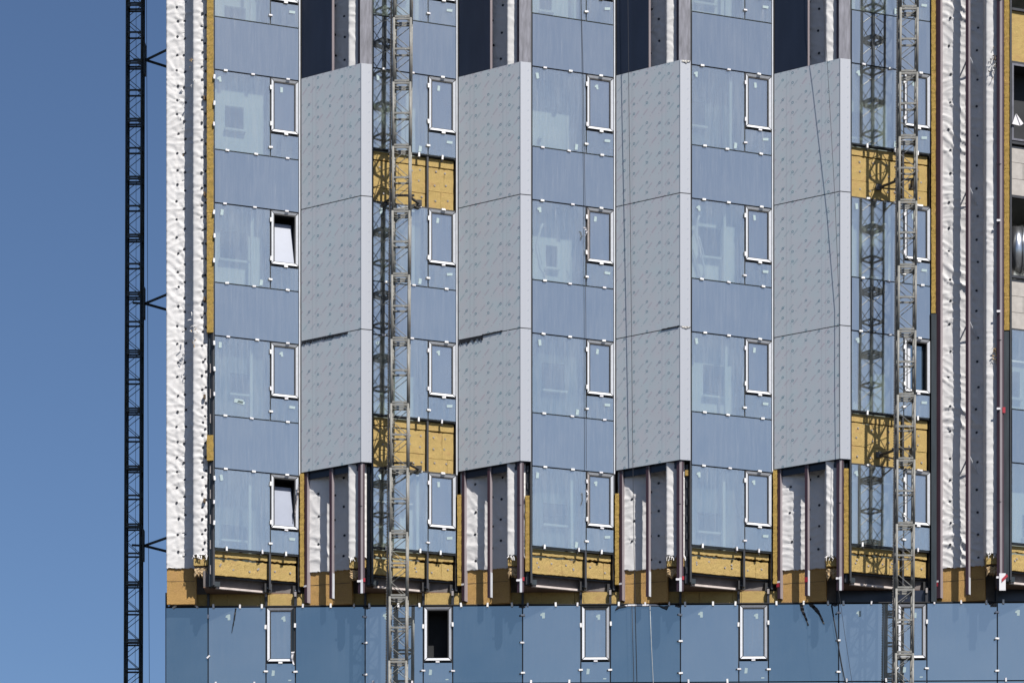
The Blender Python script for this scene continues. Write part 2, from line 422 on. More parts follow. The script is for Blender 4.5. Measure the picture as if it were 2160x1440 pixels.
# ---- glazing parts
G = .016
def glass_panel(fr, u0, u1, z0, z1, mat, name='glass_panel', tilt=0., thick=.028, n=0.):
    m = MB(); m.box(fr, u0 + G, u1 - G, z0 + G, z1 - G, n - thick, n)
    o = B(m, name, mat)
    return o
def window(fr, u0, u1, z0, z1, state='shut', peel=None, lower=False, wr=None):
    """tape-covered white mitred trims round a pane; state: shut, tilted, open, ajar"""
    wt = .066; wr = wr if wr else wt; n_dark = fr is FLAT
    wtop = .056
    root = B(MB().box(fr, u0 + .012, u1 - .012, z0 + .008, z1 - .010, -.10, -.062) if False else frame_ring(fr, u0 + .010, u1 - .010, z0 + .006, z1 - .008, .10, -.11, -.012), 'window', 'black_gasket')
    a0, a1, c0, c1 = u0 + .026, u1 - .022, z0 + .036, z1 - .024
    i0, i1, k0, k1 = a0 + wt, a1 - wr, c0 + wt, c1 - wtop
    g_ = .013
    bars = [[(a0 + g_, c1), (a1 - g_, c1), (i1 - g_, k1), (i0 + g_, k1)],
            [(a0 + g_, c0), (i0 + g_, k0), (i1 - g_, k0), (a1 - g_, c0)],
            [(a0, c0 + g_), (a0, c1 - g_), (i0, k1 - g_), (i0, k0 + g_)],
            [(a1, c0 + g_), (i1, k0 + g_), (i1, k1 - g_), (a1, c1 - g_)]]
    for q, poly in enumerate(bars):
        if q == 2: poly = list(reversed(poly)) ; poly = [poly[0], poly[1], poly[2], poly[3]]
        mm = MB()
        if peel is not None and q == peel: mt = 'graphite_flashing' if n_dark else 'washer_grey'
        else: mt = 'trim_white'
        # trims slope inwards to the pane
        outer = poly[:2]; vs = []
        def dpt(pt):
            uu, zz = pt
            inn = (abs(uu - i0) < .02 or abs(uu - i1) < .02 or abs(zz - k0) < 1e-4 or abs(zz - k1) < 1e-4) and (i0 - .03 < uu < i1 + .03) and (k0 - .02 < zz < k1 + .02)
            return -.016 if inn else .016
        front = [fr.p(uu, zz, dpt((uu, zz))) for uu, zz in poly]; back = [fr.p(uu, zz, -.045) for uu, zz in poly]
        mm.add(front + back, [(3, 2, 1, 0), (4, 5, 6, 7), (0, 1, 5, 4), (1, 2, 6, 5), (2, 3, 7, 6), (3, 0, 4, 7)])
        mm.obj('frame', mt, root)
    if state == 'shut':
        MB().box(fr, i0 + .006, i1 - .012, k0 + .006, k1 - .010, -.062, -.034).obj('pane', 'window_glass', root)
    elif state == 'tilted':
        # bottom-hung sash leaning into the room at its top
        zt_ = k1 - .02; d = .20
        def tp(uu, zz, off): 
            s_ = (zz - k0) / (zt_ - k0); return fr.p(uu, zz - .135 * s_ * s_, -.05 - d * s_ + off)
        for (a, c, e, f_, nm, mt) in ((i0 + .01, i1 - .05, k0 + .01, zt_ - .02, 'pane', 'pane_reflection'),):
            mm = MB(); q = [(a, e), (c + .03, e), (c, f_), (a, f_)]
            mm.add([tp(uu, zz, .012) for uu, zz in q] + [tp(uu, zz, -.012) for uu, zz in q],
                   [(0, 1, 2, 3), (7, 6, 5, 4), (0, 4, 5, 1), (1, 5, 6, 2), (2, 6, 7, 3), (3, 7, 4, 0)]); mm.obj(nm, mt, root)
        box_reveal(fr, i0 - .01, i1 + .01, k0 - .01, k1 + .01, root)
    elif state in ('open', 'ajar'):
        box_reveal(fr, i0 - .01, i1 + .01, k0 - .01, k1 + .01, root)
        if state == 'ajar':
            MB().box(fr, i0 + .16, i1 - .02, k0 + .04, k1 - .05, -.16, -.14).obj('pane', 'lower_glass_deep', root)
            MB().box(fr, i0 + .02, i0 + .15, k0 + .03, k1 - .04, -.16, -.12).obj('sash_bar', 'trim_white', root)
    return root
def frame_ring(fr, u0, u1, z0, z1, w_, n0, n1):
    m = MB(); m.box(fr, u0, u1, z1 - w_, z1, n0, n1); m.box(fr, u0, u1, z0, z0 + w_, n0, n1)
    m.box(fr, u0, u0 + w_, z0 + w_, z1 - w_, n0, n1); m.box(fr, u1 - w_, u1, z0 + w_, z1 - w_, n0, n1); return m
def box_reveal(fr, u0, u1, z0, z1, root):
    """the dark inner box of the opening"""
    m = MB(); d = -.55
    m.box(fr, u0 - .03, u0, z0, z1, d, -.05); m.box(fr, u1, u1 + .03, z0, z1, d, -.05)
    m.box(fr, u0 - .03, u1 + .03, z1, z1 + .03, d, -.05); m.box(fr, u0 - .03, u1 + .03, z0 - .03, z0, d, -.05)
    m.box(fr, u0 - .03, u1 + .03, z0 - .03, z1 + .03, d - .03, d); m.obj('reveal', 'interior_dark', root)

disc_cache = {}
def disc(m, c, nrm, r, h, seg=8):
    c = Vector(c); nrm = Vector(nrm).normalized(); a = nrm.cross(Vector((0, 0, 1))).normalized(); z = Vector((0, 0, 1))
    vs = [c + (a * math.cos(2 * math.pi * i / seg) + z * math.sin(2 * math.pi * i / seg)) * r for i in range(seg)]
    ts = [v + nrm * h - (v - c) * .2 for v in vs]
    m.add([tuple(v) for v in vs] + [tuple(v) for v in ts], [tuple(range(seg - 1, -1, -1)) if False else tuple(range(seg, 2 * seg))] + [(i, (i + 1) % seg, seg + (i + 1) % seg, seg + i) for i in range(seg)])

def wool_board(fr, u0, u1, z0, z1, n, thick, mat='mineral_wool', ragged=(0, 0), seed=0, name='insulation_board', res=.09, rough=.004):
    """a board of mineral wool with a slightly uneven face and torn edges (bottom, top)"""
    r = random.Random(seed * 31 + int(u0 * 97) + int(z0 * 13))
    nu = max(2, int((u1 - u0) / res)); nz = max(2, min(60, int((z1 - z0) / res)))
    m = MB(); 
    bot = [z0 + ragged[0] * r.random() for _ in range(nu + 1)]; top = [z1 - ragged[1] * r.random() for _ in range(nu + 1)]
    vs = []; uvs = []
    for j in range(nz + 1):
        for i in range(nu + 1):
            u = u0 + (u1 - u0) * i / nu; z = bot[i] + (top[i] - bot[i]) * j / nz
            if 0 < j < nz and (i == 0 or i == nu): u += r.uniform(-rough, rough)
            vs.append(fr.p(u, z, n + r.uniform(-rough, rough))); uvs.append((u, z))
    f = [(j * (nu + 1) + i, j * (nu + 1) + i + 1, (j + 1) * (nu + 1) + i + 1, (j + 1) * (nu + 1) + i) for j in range(nz) for i in range(nu)]
    base = len(vs)
    rim = [i for i in range(nu + 1)] + [j * (nu + 1) + nu for j in range(1, nz + 1)] + [nz * (nu + 1) + i for i in range(nu - 1, -1, -1)] + [j * (nu + 1) for j in range(nz - 1, 0, -1)]
    for q in rim: vs.append(Vector(vs[q]) - fr.n * thick); uvs.append(uvs[q])
    R = len(rim)
    for q in range(R): f.append((rim[(q + 1) % R], rim[q], base + q, base + (q + 1) % R))
    f.append(tuple(base + q for q in reversed(range(R))))
    m.add(vs, f, uvs); return B(m, name, mat)

# ---- glazed bays
rows_open = {(0, 1): 'tilted', (0, 3): 'tilted', (4, 2): 'ajar'}      # (bay, row below the top visible vision row)
wool_spans = {(1, 1): 1, (4, 1): 1, (1, 3): 1, (4, 3): 1}
V0 = 2 + 1                                                            # index in vis of the first full row in view
washers = MB()
rs = random.Random(3)
for k in range(NB_):
    fr = glass_fr(k)
    k5 = (k == 5)
    # rails behind the joints
    for (u, w_) in ((-.002, .05), (UM, .05), (GL + .004, .05)):
        b = MB(); b.box(fr, u - w_ / 2, u + w_ / 2, SLABZ + .02, TOPZ, -.16, -.031); B(b, 'mullion', 'dark_rail')
    for z in LZ:
        b = MB(); b.box(fr, .03, UM - .03, z - .03, z + .03, -.10, -.034); b.box(fr, UM + .03, GL - .03, z - .03, z + .03, -.10, -.034)
        B(b, 'transom', 'dark_rail')
    for j, (z0, z1) in enumerate(vis):
        if k5:
            if j in (2, 3, 4):
                if j == 3:
                    rt = B(frame_ring(fr, .02, GL - .02, z0 + .05, z1 - .03, .05, -.10, -.02), 'window', 'galvanized_strip'); box_reveal(fr, .06, GL - .06, z0 + .10, z1 - .08, rt)
                continue
            o = glass_panel(fr, 0, GL, z0, z1, 'vision_glass'); continue
        row = j - 3
        o = glass_panel(fr, 0, UM, z0, z1, 'vision_glass')
        if row >= -1:
            sticker(fr, .17 + rs.uniform(-.04, .04), z1 - .22, rs.choice([0, 2, 0]), o, rs.uniform(-.25, .1))
            if rs.random() < .45: sticker(fr, 1.2 + rs.uniform(-.04, .06), z0 + .12, 2, o, .1)
            if (k, row) == (0, 2): sticker(fr, .62, z0 + .40, 1, o, .12, 1.5); sticker(fr, .68, z0 + .37, 1, o, .2, 1.2)
            for du, dk in ((.30, 'h'), (1.03, 'h')):
                if (k, row) not in wool_spans and (k, row) != (0, 9): clip(fr, du + rs.uniform(-.05, .05), z1, dk, o)
            clip(fr, UM, z1 - .26, 'v', o); clip(fr, UM, z1 - 1.19 + rs.uniform(-.06, .06), 'v', o); clip(fr, UM, z0 + .22, 'h', o)
            if k == 0:
                for dz in (.18, .75, 1.35): clip(fr, -.012, z1 - dz - rs.uniform(0, .1), 'v', o)
        st = rows_open.get((k, row), 'shut')
        peel = {(2, 1): 2, (2, 3): 2}.get((k, row))
        wo_ = window(fr, UM, GL - .01, z1 - 1.37, z1, st, peel)
        if row >= -1 and st == 'shut':
            sticker(fr, UM + .28 + rs.uniform(-.03, .03), z1 - .27, rs.choice([0, 2, 0]), wo_, rs.uniform(-.2, .15), .9, -.028)
        if row >= -1:
            clip(fr, UM + .42 + rs.uniform(-.05, .05), z1, 'h', wo_)
            clip(fr, UM + .40, z1 - 1.375, 'h', wo_)
        sp = glass_panel(fr, UM, GL - .01, z0, z1 - 1.38, 'vision_glass', 'glass_panel')
        if row >= -1 and rs.random() < .8: sticker(fr, UM + .56, z0 + .38, 1, sp, rs.uniform(-.1, .1))
        if row >= 0:
            wb = (k, row + 1) in wool_spans
            if row < 3:
                if not wb:
                    for uu, pr in ((.30, o), (1.0, o), (UM + .45, sp)): clip(fr, uu + rs.uniform(-.06, .06), z0, 'h', pr)
            else:
                for uu, pr in ((.32, o), (1.18, o), (UM + .36, sp)): clip(fr, uu + rs.uniform(-.06, .04), z0 - .005, 'v', pr, .02); clip(fr, uu, z0 - .085, 's', pr, .0)
    for j, (z0, z1) in enumerate(span):
        row = j - 2
        if k5 and j in (2, 3, 4):
            if j == 2:
                wool_board(fr, .02, GL - .02, z0, z1 - .02, -.09, .12, seed=k)
            else:
                b = MB()
                for q in range(3):
                    for c_ in range(4):
                        u0 = .03 + c_ * .55 - (q % 2) * .2
                        B(MB().box(fr, max(.03, u0), min(GL - .03, u0 + .54), z0 + .06 + q * .40, z0 + .06 + q * .40 + .39, -.2, -.10 - .006 * rs.random()), 'wall_block', 'block_wall')
            continue
        if (k, row) in wool_spans:
            z0a = z0 + .015
            # narrow upper strip, then boards with staggered joints
            for (ua, ub) in ((.03, UM - .03), (UM + .03, GL - .05)):
                wool_board(fr, ua, ub, z1 - .24, z1 - .045, -.10, .1, seed=j)
                cut = ua + (ub - ua) * rs.uniform(.4, .7); zc_ = z1 - .80 - .15 * rs.random()
                for qa, qb in ((ua, cut - .002), (cut + .002, ub)): wool_board(fr, qa, qb, zc_, z1 - .26, -.115 + rs.uniform(-.006, .006), .1, ragged=(.004, .02), seed=j + 9)
                cut = ua + (ub - ua) * rs.uniform(.3, .8)
                for qa, qb in ((ua, cut - .002), (cut + .002, ub)): wool_board(fr, qa, qb, z0a + .01, zc_ - .004, -.118 + rs.uniform(-.006, .006), .1, ragged=(0, .006), seed=j + 17)
            for uu in (.25, .62, 1.05, 1.28, UM + .2, UM + .5):
                for zz in (.38, .66, 1.05):
                    disc(washers, fr.p(uu + rs.uniform(-.06, .06), z1 - zz + rs.uniform(-.04, .04), -.113), fr.n, .026, .012)
            holder = B(MB().box(fr, .06, GL - .06, z1 - .012, z1 - .004, -.12, -.01), 'panel_bracket', 'dark_rail')
            for uu in (.42, 1.18, UM + .36):
                clip(fr, uu, z1 - .03, 'v', holder, .015); clip(fr, uu, z1 - .11, 's', holder, -.01); clip(fr, uu + .03, z0 + .0, 'h', holder, .015, 0)
            continue
        glass_panel(fr, 0, GL - .01, z0, z1, 'spandrel_glass', 'spandrel_panel')
    # bottom wool and brackets
    zb = LZ[-1]
    for (ua, ub) in ((.03, UM - .03), (UM + .03, GL - .05)):
        wool_board(fr, ua, ub, zb - .20, zb - .04, -.12, .10, ragged=(.03, .0), seed=k, res=.06)
        cut = ua + (ub - ua) * rs.uniform(.35, .8)
        for qa, qb in ((ua, cut - .003), (cut + .003, ub)): wool_board(fr, qa, qb, zb - .64, zb - .225, -.15 + rs.uniform(-.008, .008), .10, ragged=(.014, .03), seed=k + 40, res=.06)
    for uu in (.2, .2, .55, .95, 1.15, 1.15, UM + .15, UM + .55):
        disc(washers, fr.p(uu + rs.uniform(-.03, .03), zb - .33 - .16 * rs.random(), -.146), fr.n, .026, .012)
    B(MB().box(fr, .0, GL, zb - .675, zb - .648, -.27, -.21), 'bottom_rail', 'dark_rail')
    for uu in (UM, GL - .02):
        br = B(MB().box(fr, uu - .10, uu + .09, SLABZ - .02, SLABZ + .20, -.27, -.17), 'bracket', 'black_gasket')
        for (du, dz) in ((.05, .14), (.05, .05), (-.04, .08)):
            m = MB(); disc(m, fr.p(uu + du, SLABZ + dz, -.17), fr.n, .016, .03); m.obj('bolt', 'steel_bolt', br)
    br = B(MB().box(fr, .05, .20, SLABZ + .03, SLABZ + .15, -.30, -.20), 'bracket', 'graphite_flashing')
    # slim white profile and gap at the right of the glass
    zc = CBOT - .08
    if k < 4: B(MB().box(fr, GL - .004, GL + .026, zc, TOPZ, -.06, -.012), 'edge_profile', 'profile_white'); B(MB().box(FLAT, XRk(k) + .030, XRk(k) + .046, CBOT - .02, TOPZ, -.10, -.02), 'edge_gasket', 'black_gasket')
tag(B(washers, 'washers', 'washer_grey'), kind='stuff')

# ---- grey printed cassettes (three rows in each of four fins)
for k in range(4):
    fr = fin_fr(k); nf = nose_fr(k)
    for a, c in ((0, 1), (1, 2), (2, 3)):
        z1, z0 = CZ[a], CZ[c]
        g_ = .011
        m = MB(); m.box(fr, 0, fr.L, z0 + g_, z1 - g_, -.03, 0.)
        pn = B(m, 'cladding_panel', 'film_print')
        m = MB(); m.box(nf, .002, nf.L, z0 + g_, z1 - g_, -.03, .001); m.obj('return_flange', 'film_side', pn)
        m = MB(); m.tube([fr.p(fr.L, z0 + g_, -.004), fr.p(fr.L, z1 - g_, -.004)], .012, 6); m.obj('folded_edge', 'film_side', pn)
    # black backing seen in the joints
    B(MB().box(fr, .02, fr.L - .02, CBOT + .02, CTOP - .02, -.06, -.034), 'joint_backing', 'black_gasket')
    B(MB().box(nf, .02, nf.L - .02, CBOT + .02, CTOP - .02, -.06, -.034), 'joint_backing', 'black_gasket')
    # folded bottom sheet closing the cassette
    X = XLk(k)
    pa, pb, pc = fr.p(0, 0, -.02), fr.p(fr.L, 0, -.02), nf.p(nf.L, 0, -.02)
    poly = [(pa.x, pa.y), (pb.x, pb.y), (pc.x, pc.y), (pc.x, pc.y + .38), (pa.x + .5, .15), (pa.x, .15)]
    B(MB().slab(poly, CBOT + .0, CBOT + .02), 'bottom_sheet', 'navy_sheet')
    B(MB().box(fr, .02, fr.L - .05, CBOT - .16, CBOT - .002, -.14, -.10), 'header_channel', 'navy_sheet')
    B(MB().slab([(x, y) for x, y in poly], CTOP - .04, CTOP - .02), 'top_sheet', 'navy_sheet')
    # dark dust sheet fixed between the studs above the fins
    B(MB().box(fr, .01, .915, CTOP + .0, TOPZ, -.028, -.006), 'lining_sheet', 'navy_sheet')
    B(MB().box(nf, -.02, nf.L, CTOP - .01, TOPZ, -.06, -.02), 'metal_strip', 'galvanized_strip')
# torn black sealing tape in two joints
def jag(fr, u0, u1, z, seed, name, amp=.07, n=.004, drop=.5):
    r = random.Random(seed); m = MB(); N = int((u1 - u0) / .035); pts = []
    for i in range(N + 1):
        u = u0 + (u1 - u0) * i / N; env = max(.15, 1 - drop * i / N)
        pts.append((u, z + .012 + .01 * r.random(), z - amp * env * (.25 + .75 * r.random())))
    vs = [fr.p(u, t, n) for u, t, bz in pts] + [fr.p(u + r.uniform(-.01, .01), bz, n + .015) for u, t, bz in pts]
    k_ = len(pts); fs = [(k_ + i, k_ + i + 1, i + 1, i) for i in range(N)]
    back = [Vector(v) - fr.n * .004 for v in vs]; q = 2 * k_
    m.add([tuple(v) for v in vs] + [tuple(v) for v in back], fs + [tuple(q + x for x in reversed(f)) for f in fs]); return B(m, name, 'bitumen')
jag(fin_fr(0), .02, 1.42, CZ[2] - .01, 1, 'torn_tape', .12)
jag(fin_fr(1), .02, .72, CZ[2] - .02, 2, 'torn_tape', .14, drop=.2)
jag(fin_fr(1), .7, 1.3, CZ[2] + .01, 6, 'torn_tape', .04)
jag(fin_fr(2), 1.3, 1.8, CZ[2] + .01, 3, 'torn_tape', .025)
jag(nose_fr(2), .05, .26, CZ[2], 4, 'torn_tape', .08)
jag(nose_fr(2), .05, .26, CZ[0] - .02, 4, 'torn_tape', .10)

# ---- recesses: membrane wall, pier, studs
def membrane(fr, u0, u1, z0, z1, n, seed, dots, amp=.012, res=.032, name='membrane', rag=0.0, bulge=.0, rip=None):
    r = np.random.RandomState(seed)
    nu = max(3, int((u1 - u0) / res)); nz = int((z1 - z0) / res)
    U, Z = np.meshgrid(np.linspace(u0, u1, nu + 1), np.linspace(z0, z1, nz + 1))
    Wp = .35 * np.sin(Z * 1.7 + seed) + .25 * np.sin(Z * 4.1 + U * 3 + seed * 2) + .2 * np.sin(U * 7 - Z * 2.3)
    D = np.zeros_like(U)
    for q in range(7):
        an = r.uniform(.75, 1.3) if r.rand() < .75 else r.uniform(1.5, 2.3); f_ = r.uniform(5, 20); ph = r.uniform(0, 6.28)
        s_ = np.sin((U * math.cos(an) + Z * math.sin(an)) * f_ + ph + Wp * 3.0)
        mask = np.clip(np.sin(Z * r.uniform(1.1, 2.9) + U * r.uniform(0, 4) + r.uniform(0, 6.28)), 0, 1) ** 1.5
        D += (1 - np.abs(s_)) ** 2.8 * mask * r.uniform(.9, 1.9)
    D = D * amp
    D += amp * .5 * np.sin(Z * 1.3 + seed) * np.sin(np.pi * (U - u0) / (u1 - u0))
    for (du, dz) in dots:
        dd = np.hypot(U - du, Z - dz); an = np.arctan2(Z - dz, U - du)
        D += -.011 * np.exp(-(dd / .05) ** 2) + .019 * np.exp(-dd / .13) * (np.cos(an * 5 + du * 50 + dz * 7)) * np.clip(dd / .05, 0, 1)
    D += bulge * np.sin(np.pi * np.clip((U - u0) / (u1 - u0), 0, 1)) ** .6
    # seams across the sheet
    for zz in np.arange(z0 + .4 + .2 * (seed % 3), z1, 1.62):
        D += np.where((Z > zz) & (Z < zz + .05), .008, 0)
    Zm = Z.copy()
    if rag: Zm[0, :] += r.uniform(0, rag, nu + 1); Zm[0, :] = Zm[0, :]
    N = n + D
    o = np.array(fr.o); t = np.array(fr.t); nn = np.array(fr.n)
    Pn = o[None, None] + U[..., None] * t + N[..., None] * nn; Pn[..., 2] += Zm
    front = Pn.reshape(-1, 3); back = front - nn * .006
    m = MB(); a = np.arange((nu + 1) * (nz + 1)).reshape(nz + 1, nu + 1)
    A, Bq, C_, Dq = a[:-1, :-1].ravel(), a[:-1, 1:].ravel(), a[1:, 1:].ravel(), a[1:, :-1].ravel()
    m.v = front.tolist(); m.uv = np.stack([U.ravel(), Z.ravel()], 1).tolist()
    m.f = np.stack([A, Bq, C_, Dq], 1).tolist()
    # closed rim to a flat back
    rim = list(a[0, :]) + list(a[1:, -1]) + list(a[-1, -2::-1]) + list(a[-2:0:-1, 0]); bs = len(m.v)
    for q in rim: m.v.append(tuple(np.array(m.v[q]) - nn * (.05))); m.uv.append((0, 0))
    R = len(rim)
    for q in range(R): m.f.append((int(rim[(q + 1) % R]), int(rim[q]), bs + q, bs + (q + 1) % R))
    ob = B(m, name, 'white_membrane', smooth=True)
    # fasteners
    w_ = MB()
    for (du, dz) in dots:
        i = int(round((du - u0) / (u1 - u0) * nu)); j = int(round((dz - z0) / (z1 - z0) * nz))
        i = min(max(i, 0), nu); j = min(max(j, 0), nz)
        disc(w_, fr.p(du, dz, float(N[j, i]) + .004), fr.n, .034, .014)
    if dots: tag(w_.obj('membrane_washers', 'washer_black', ob), kind='stuff')
    return ob
def dotcols(cols, z0, z1, step, seed, jit=.03):
    r = random.Random(seed); out = []
    for c in cols:
        z = z0 + step * r.random()
        while z < z1:
            out.append((c + r.uniform(-jit, jit), z)); z += step * r.uniform(.8, 1.2)
    return out
MEMZ = {-1: 18.98 + H, 0: 18.93 + H, 1: 18.95 + H, 2: 18.92 + H, 3: 18.90 + H, 4: 18.93 + H}
STUD_END = 18.2 + H
for k in range(-1, 5):
    X0 = EDGE if k < 0 else XRk(k) + .13
    WALLN = .24 if k < 0 else .12
    XP = XLk(k + 1) - (.557 if k < 0 else .617)             # pier left side
    XE = XLk(k + 1) - (.165 if k >= 0 else .17)
    mz = MEMZ[k]
    WF = Fr((X0, -.24), (XP, -.24)) if k < 0 else Fr((X0, .10), (XP, -.19))
    wcols = [X0 + .33, X0 + .86] if k >= 0 else [X0 + .24, X0 + .55]
    dots = [(du, dz) for du, dz in dotcols([X0 + (XP - X0) * f_ for f_ in ((.30, .70, .9) if k >= 0 else (.40, .66))], mz + .15, TOPZ, .62 if k >= 0 else .42, k + 20)]
    membrane(WF, 0 if k < 0 else -.04, WF.L + .03, mz, TOPZ, 0, k + 3, [(du - X0, dz) for du, dz in dots], amp=.010 if k < 4 else .015, rag=.04)
    # wool core under the membrane, showing below it
    if k != 4 or True:
        wool_board(WF, .01 if k < 0 else -.03, WF.L + .04, BANDZ + .02, mz + .04, -.035, .12, 'wool_brown', seed=k + 5, res=.12)
        wd = B(MB().box(WF, .0, WF.L, mz - .30, mz - .292, -.045, -.031), 'board_joint', 'black_gasket')
    # pier clad in wool and membrane
    PN = .60 if k < 0 else .68
    B(MB().box(FLAT, XP + .05, XE, SLABZ + .44, TOPZ, -.2, PN - .12), 'pier', 'concrete')
    pz = mz + (.17 if k >= 0 else .22)
    dts = dotcols([XP + (XE - XP) * .82, XP + (XE - XP) * .62] if k < 0 else [XP + (XE - XP) * .80], pz + .1, TOPZ, .36 if k < 0 else .42, k + 70, .02)
    membrane(FLAT, XP, XE, pz, TOPZ, PN, k + 30, dts, amp=.008, name='membrane', rag=.08, bulge=.035)
    membrane(Fr((XP, -WALLN + .05), (XP, -PN)), 0, PN - WALLN + .03, pz, TOPZ, 0.0, k + 50, [], amp=.006)
    wool_board(FLAT, XP + .02, XE - .01, pz - .22, pz + .06, PN - .03, .3, 'mineral_wool', ragged=(.02, 0), seed=k + 9)
    wool_board(FLAT, XP + .03, XE - (.08 if k >= 0 else .03), pz - .52, pz - .25, PN - .06, .24, 'foam', ragged=(.14, .03), seed=k + 19, res=.035, rough=.02)
    # shreds of membrane at the torn pier hem
    r = random.Random(k + 90); m = MB()
    for q in range(14):
        u = XP + (XE - XP) * r.random(); p = FLAT.p(u, pz + .03, PN + .02)
        d = Vector((r.uniform(-.05, .05), -r.uniform(0, .04), -r.uniform(.04, .13)))
        m.tube([p, p + d * .5 + Vector((r.uniform(-.02, .02), -.01, 0)), p + d], .006 + .008 * r.random(), 3)
    tag(B(m, 'torn_shreds', 'white_membrane'), kind='stuff')

# anchors (timber plugs) punched through the left membrane
r = random.Random(44)
for q in range(26):
    z = MEMZ[-1] + .25 + q * .62 + r.uniform(-.08, .08)
    if z > TOPZ: break
    a = B(MB().box(FLAT, -10.235 + r.uniform(-.02, .01), -10.19, z, z + .07 + .04 * r.random(), .19, .23), 'anchor_plug', 'anchor_wood')
    MB().prism(FLAT, [(-10.245, z + .08), (-10.17, z + .10), (-10.16, z + .17), (-10.23, z + .15)], .20, .25).obj('flap', 'white_membrane', a)
    if q % 4 == 2:
        m = MB(); x = -9.66
        m.box(FLAT, x, x + .05, z + .1, z + .2, .65, .72); B(m, 'anchor_plug', 'anchor_wood')
# loose foam and plastic shreds on the left membrane
def shreds(x, y, z, n_, size, seed, name, mat):
    r = random.Random(seed); m = MB()
    for q in range(n_):
        p = Vector((x + r.gauss(0, size * .35), y, z + r.gauss(0, size)))
        d = Vector((r.uniform(-1, 1), -abs(r.gauss(.3, .2)), r.gauss(-.6, .8))).normalized() * size * r.uniform(.3, .8)
        m.tube([p, p + d * .5 + Vector((r.uniform(-.03, .03), -.02, 0)), p + d], r.uniform(.004, .013), 4)
    return tag(B(m, name, mat), kind='stuff')
shreds(-9.93, -.70, 24.9 + H, 9, .12, 5, 'loose_shreds', 'white_membrane')
shreds(-9.90, -.71, 24.6 + H, 6, .12, 6, 'loose_shreds', 'foam')
shreds(-9.95, -.68, 31.4 + H, 6, .10, 7, 'loose_shreds', 'foam')
shreds(-9.92, -.68, 30.9 + H, 4, .1, 8, 'loose_shreds', 'white_membrane')
shreds(9.79, -.76, 31.2 + H, 18, .18, 9, 'loose_shreds', 'anchor_wood')
shreds(9.77, -.76, 31.0 + H, 16, .16, 10, 'loose_shreds', 'white_membrane')
shreds(9.80, -.76, 24.0 + H, 26, .10, 13, 'loose_shreds', 'foam')
shreds(9.30, -.06, 23.35 + H, 50, .07, 14, 'loose_shreds', 'bitumen')

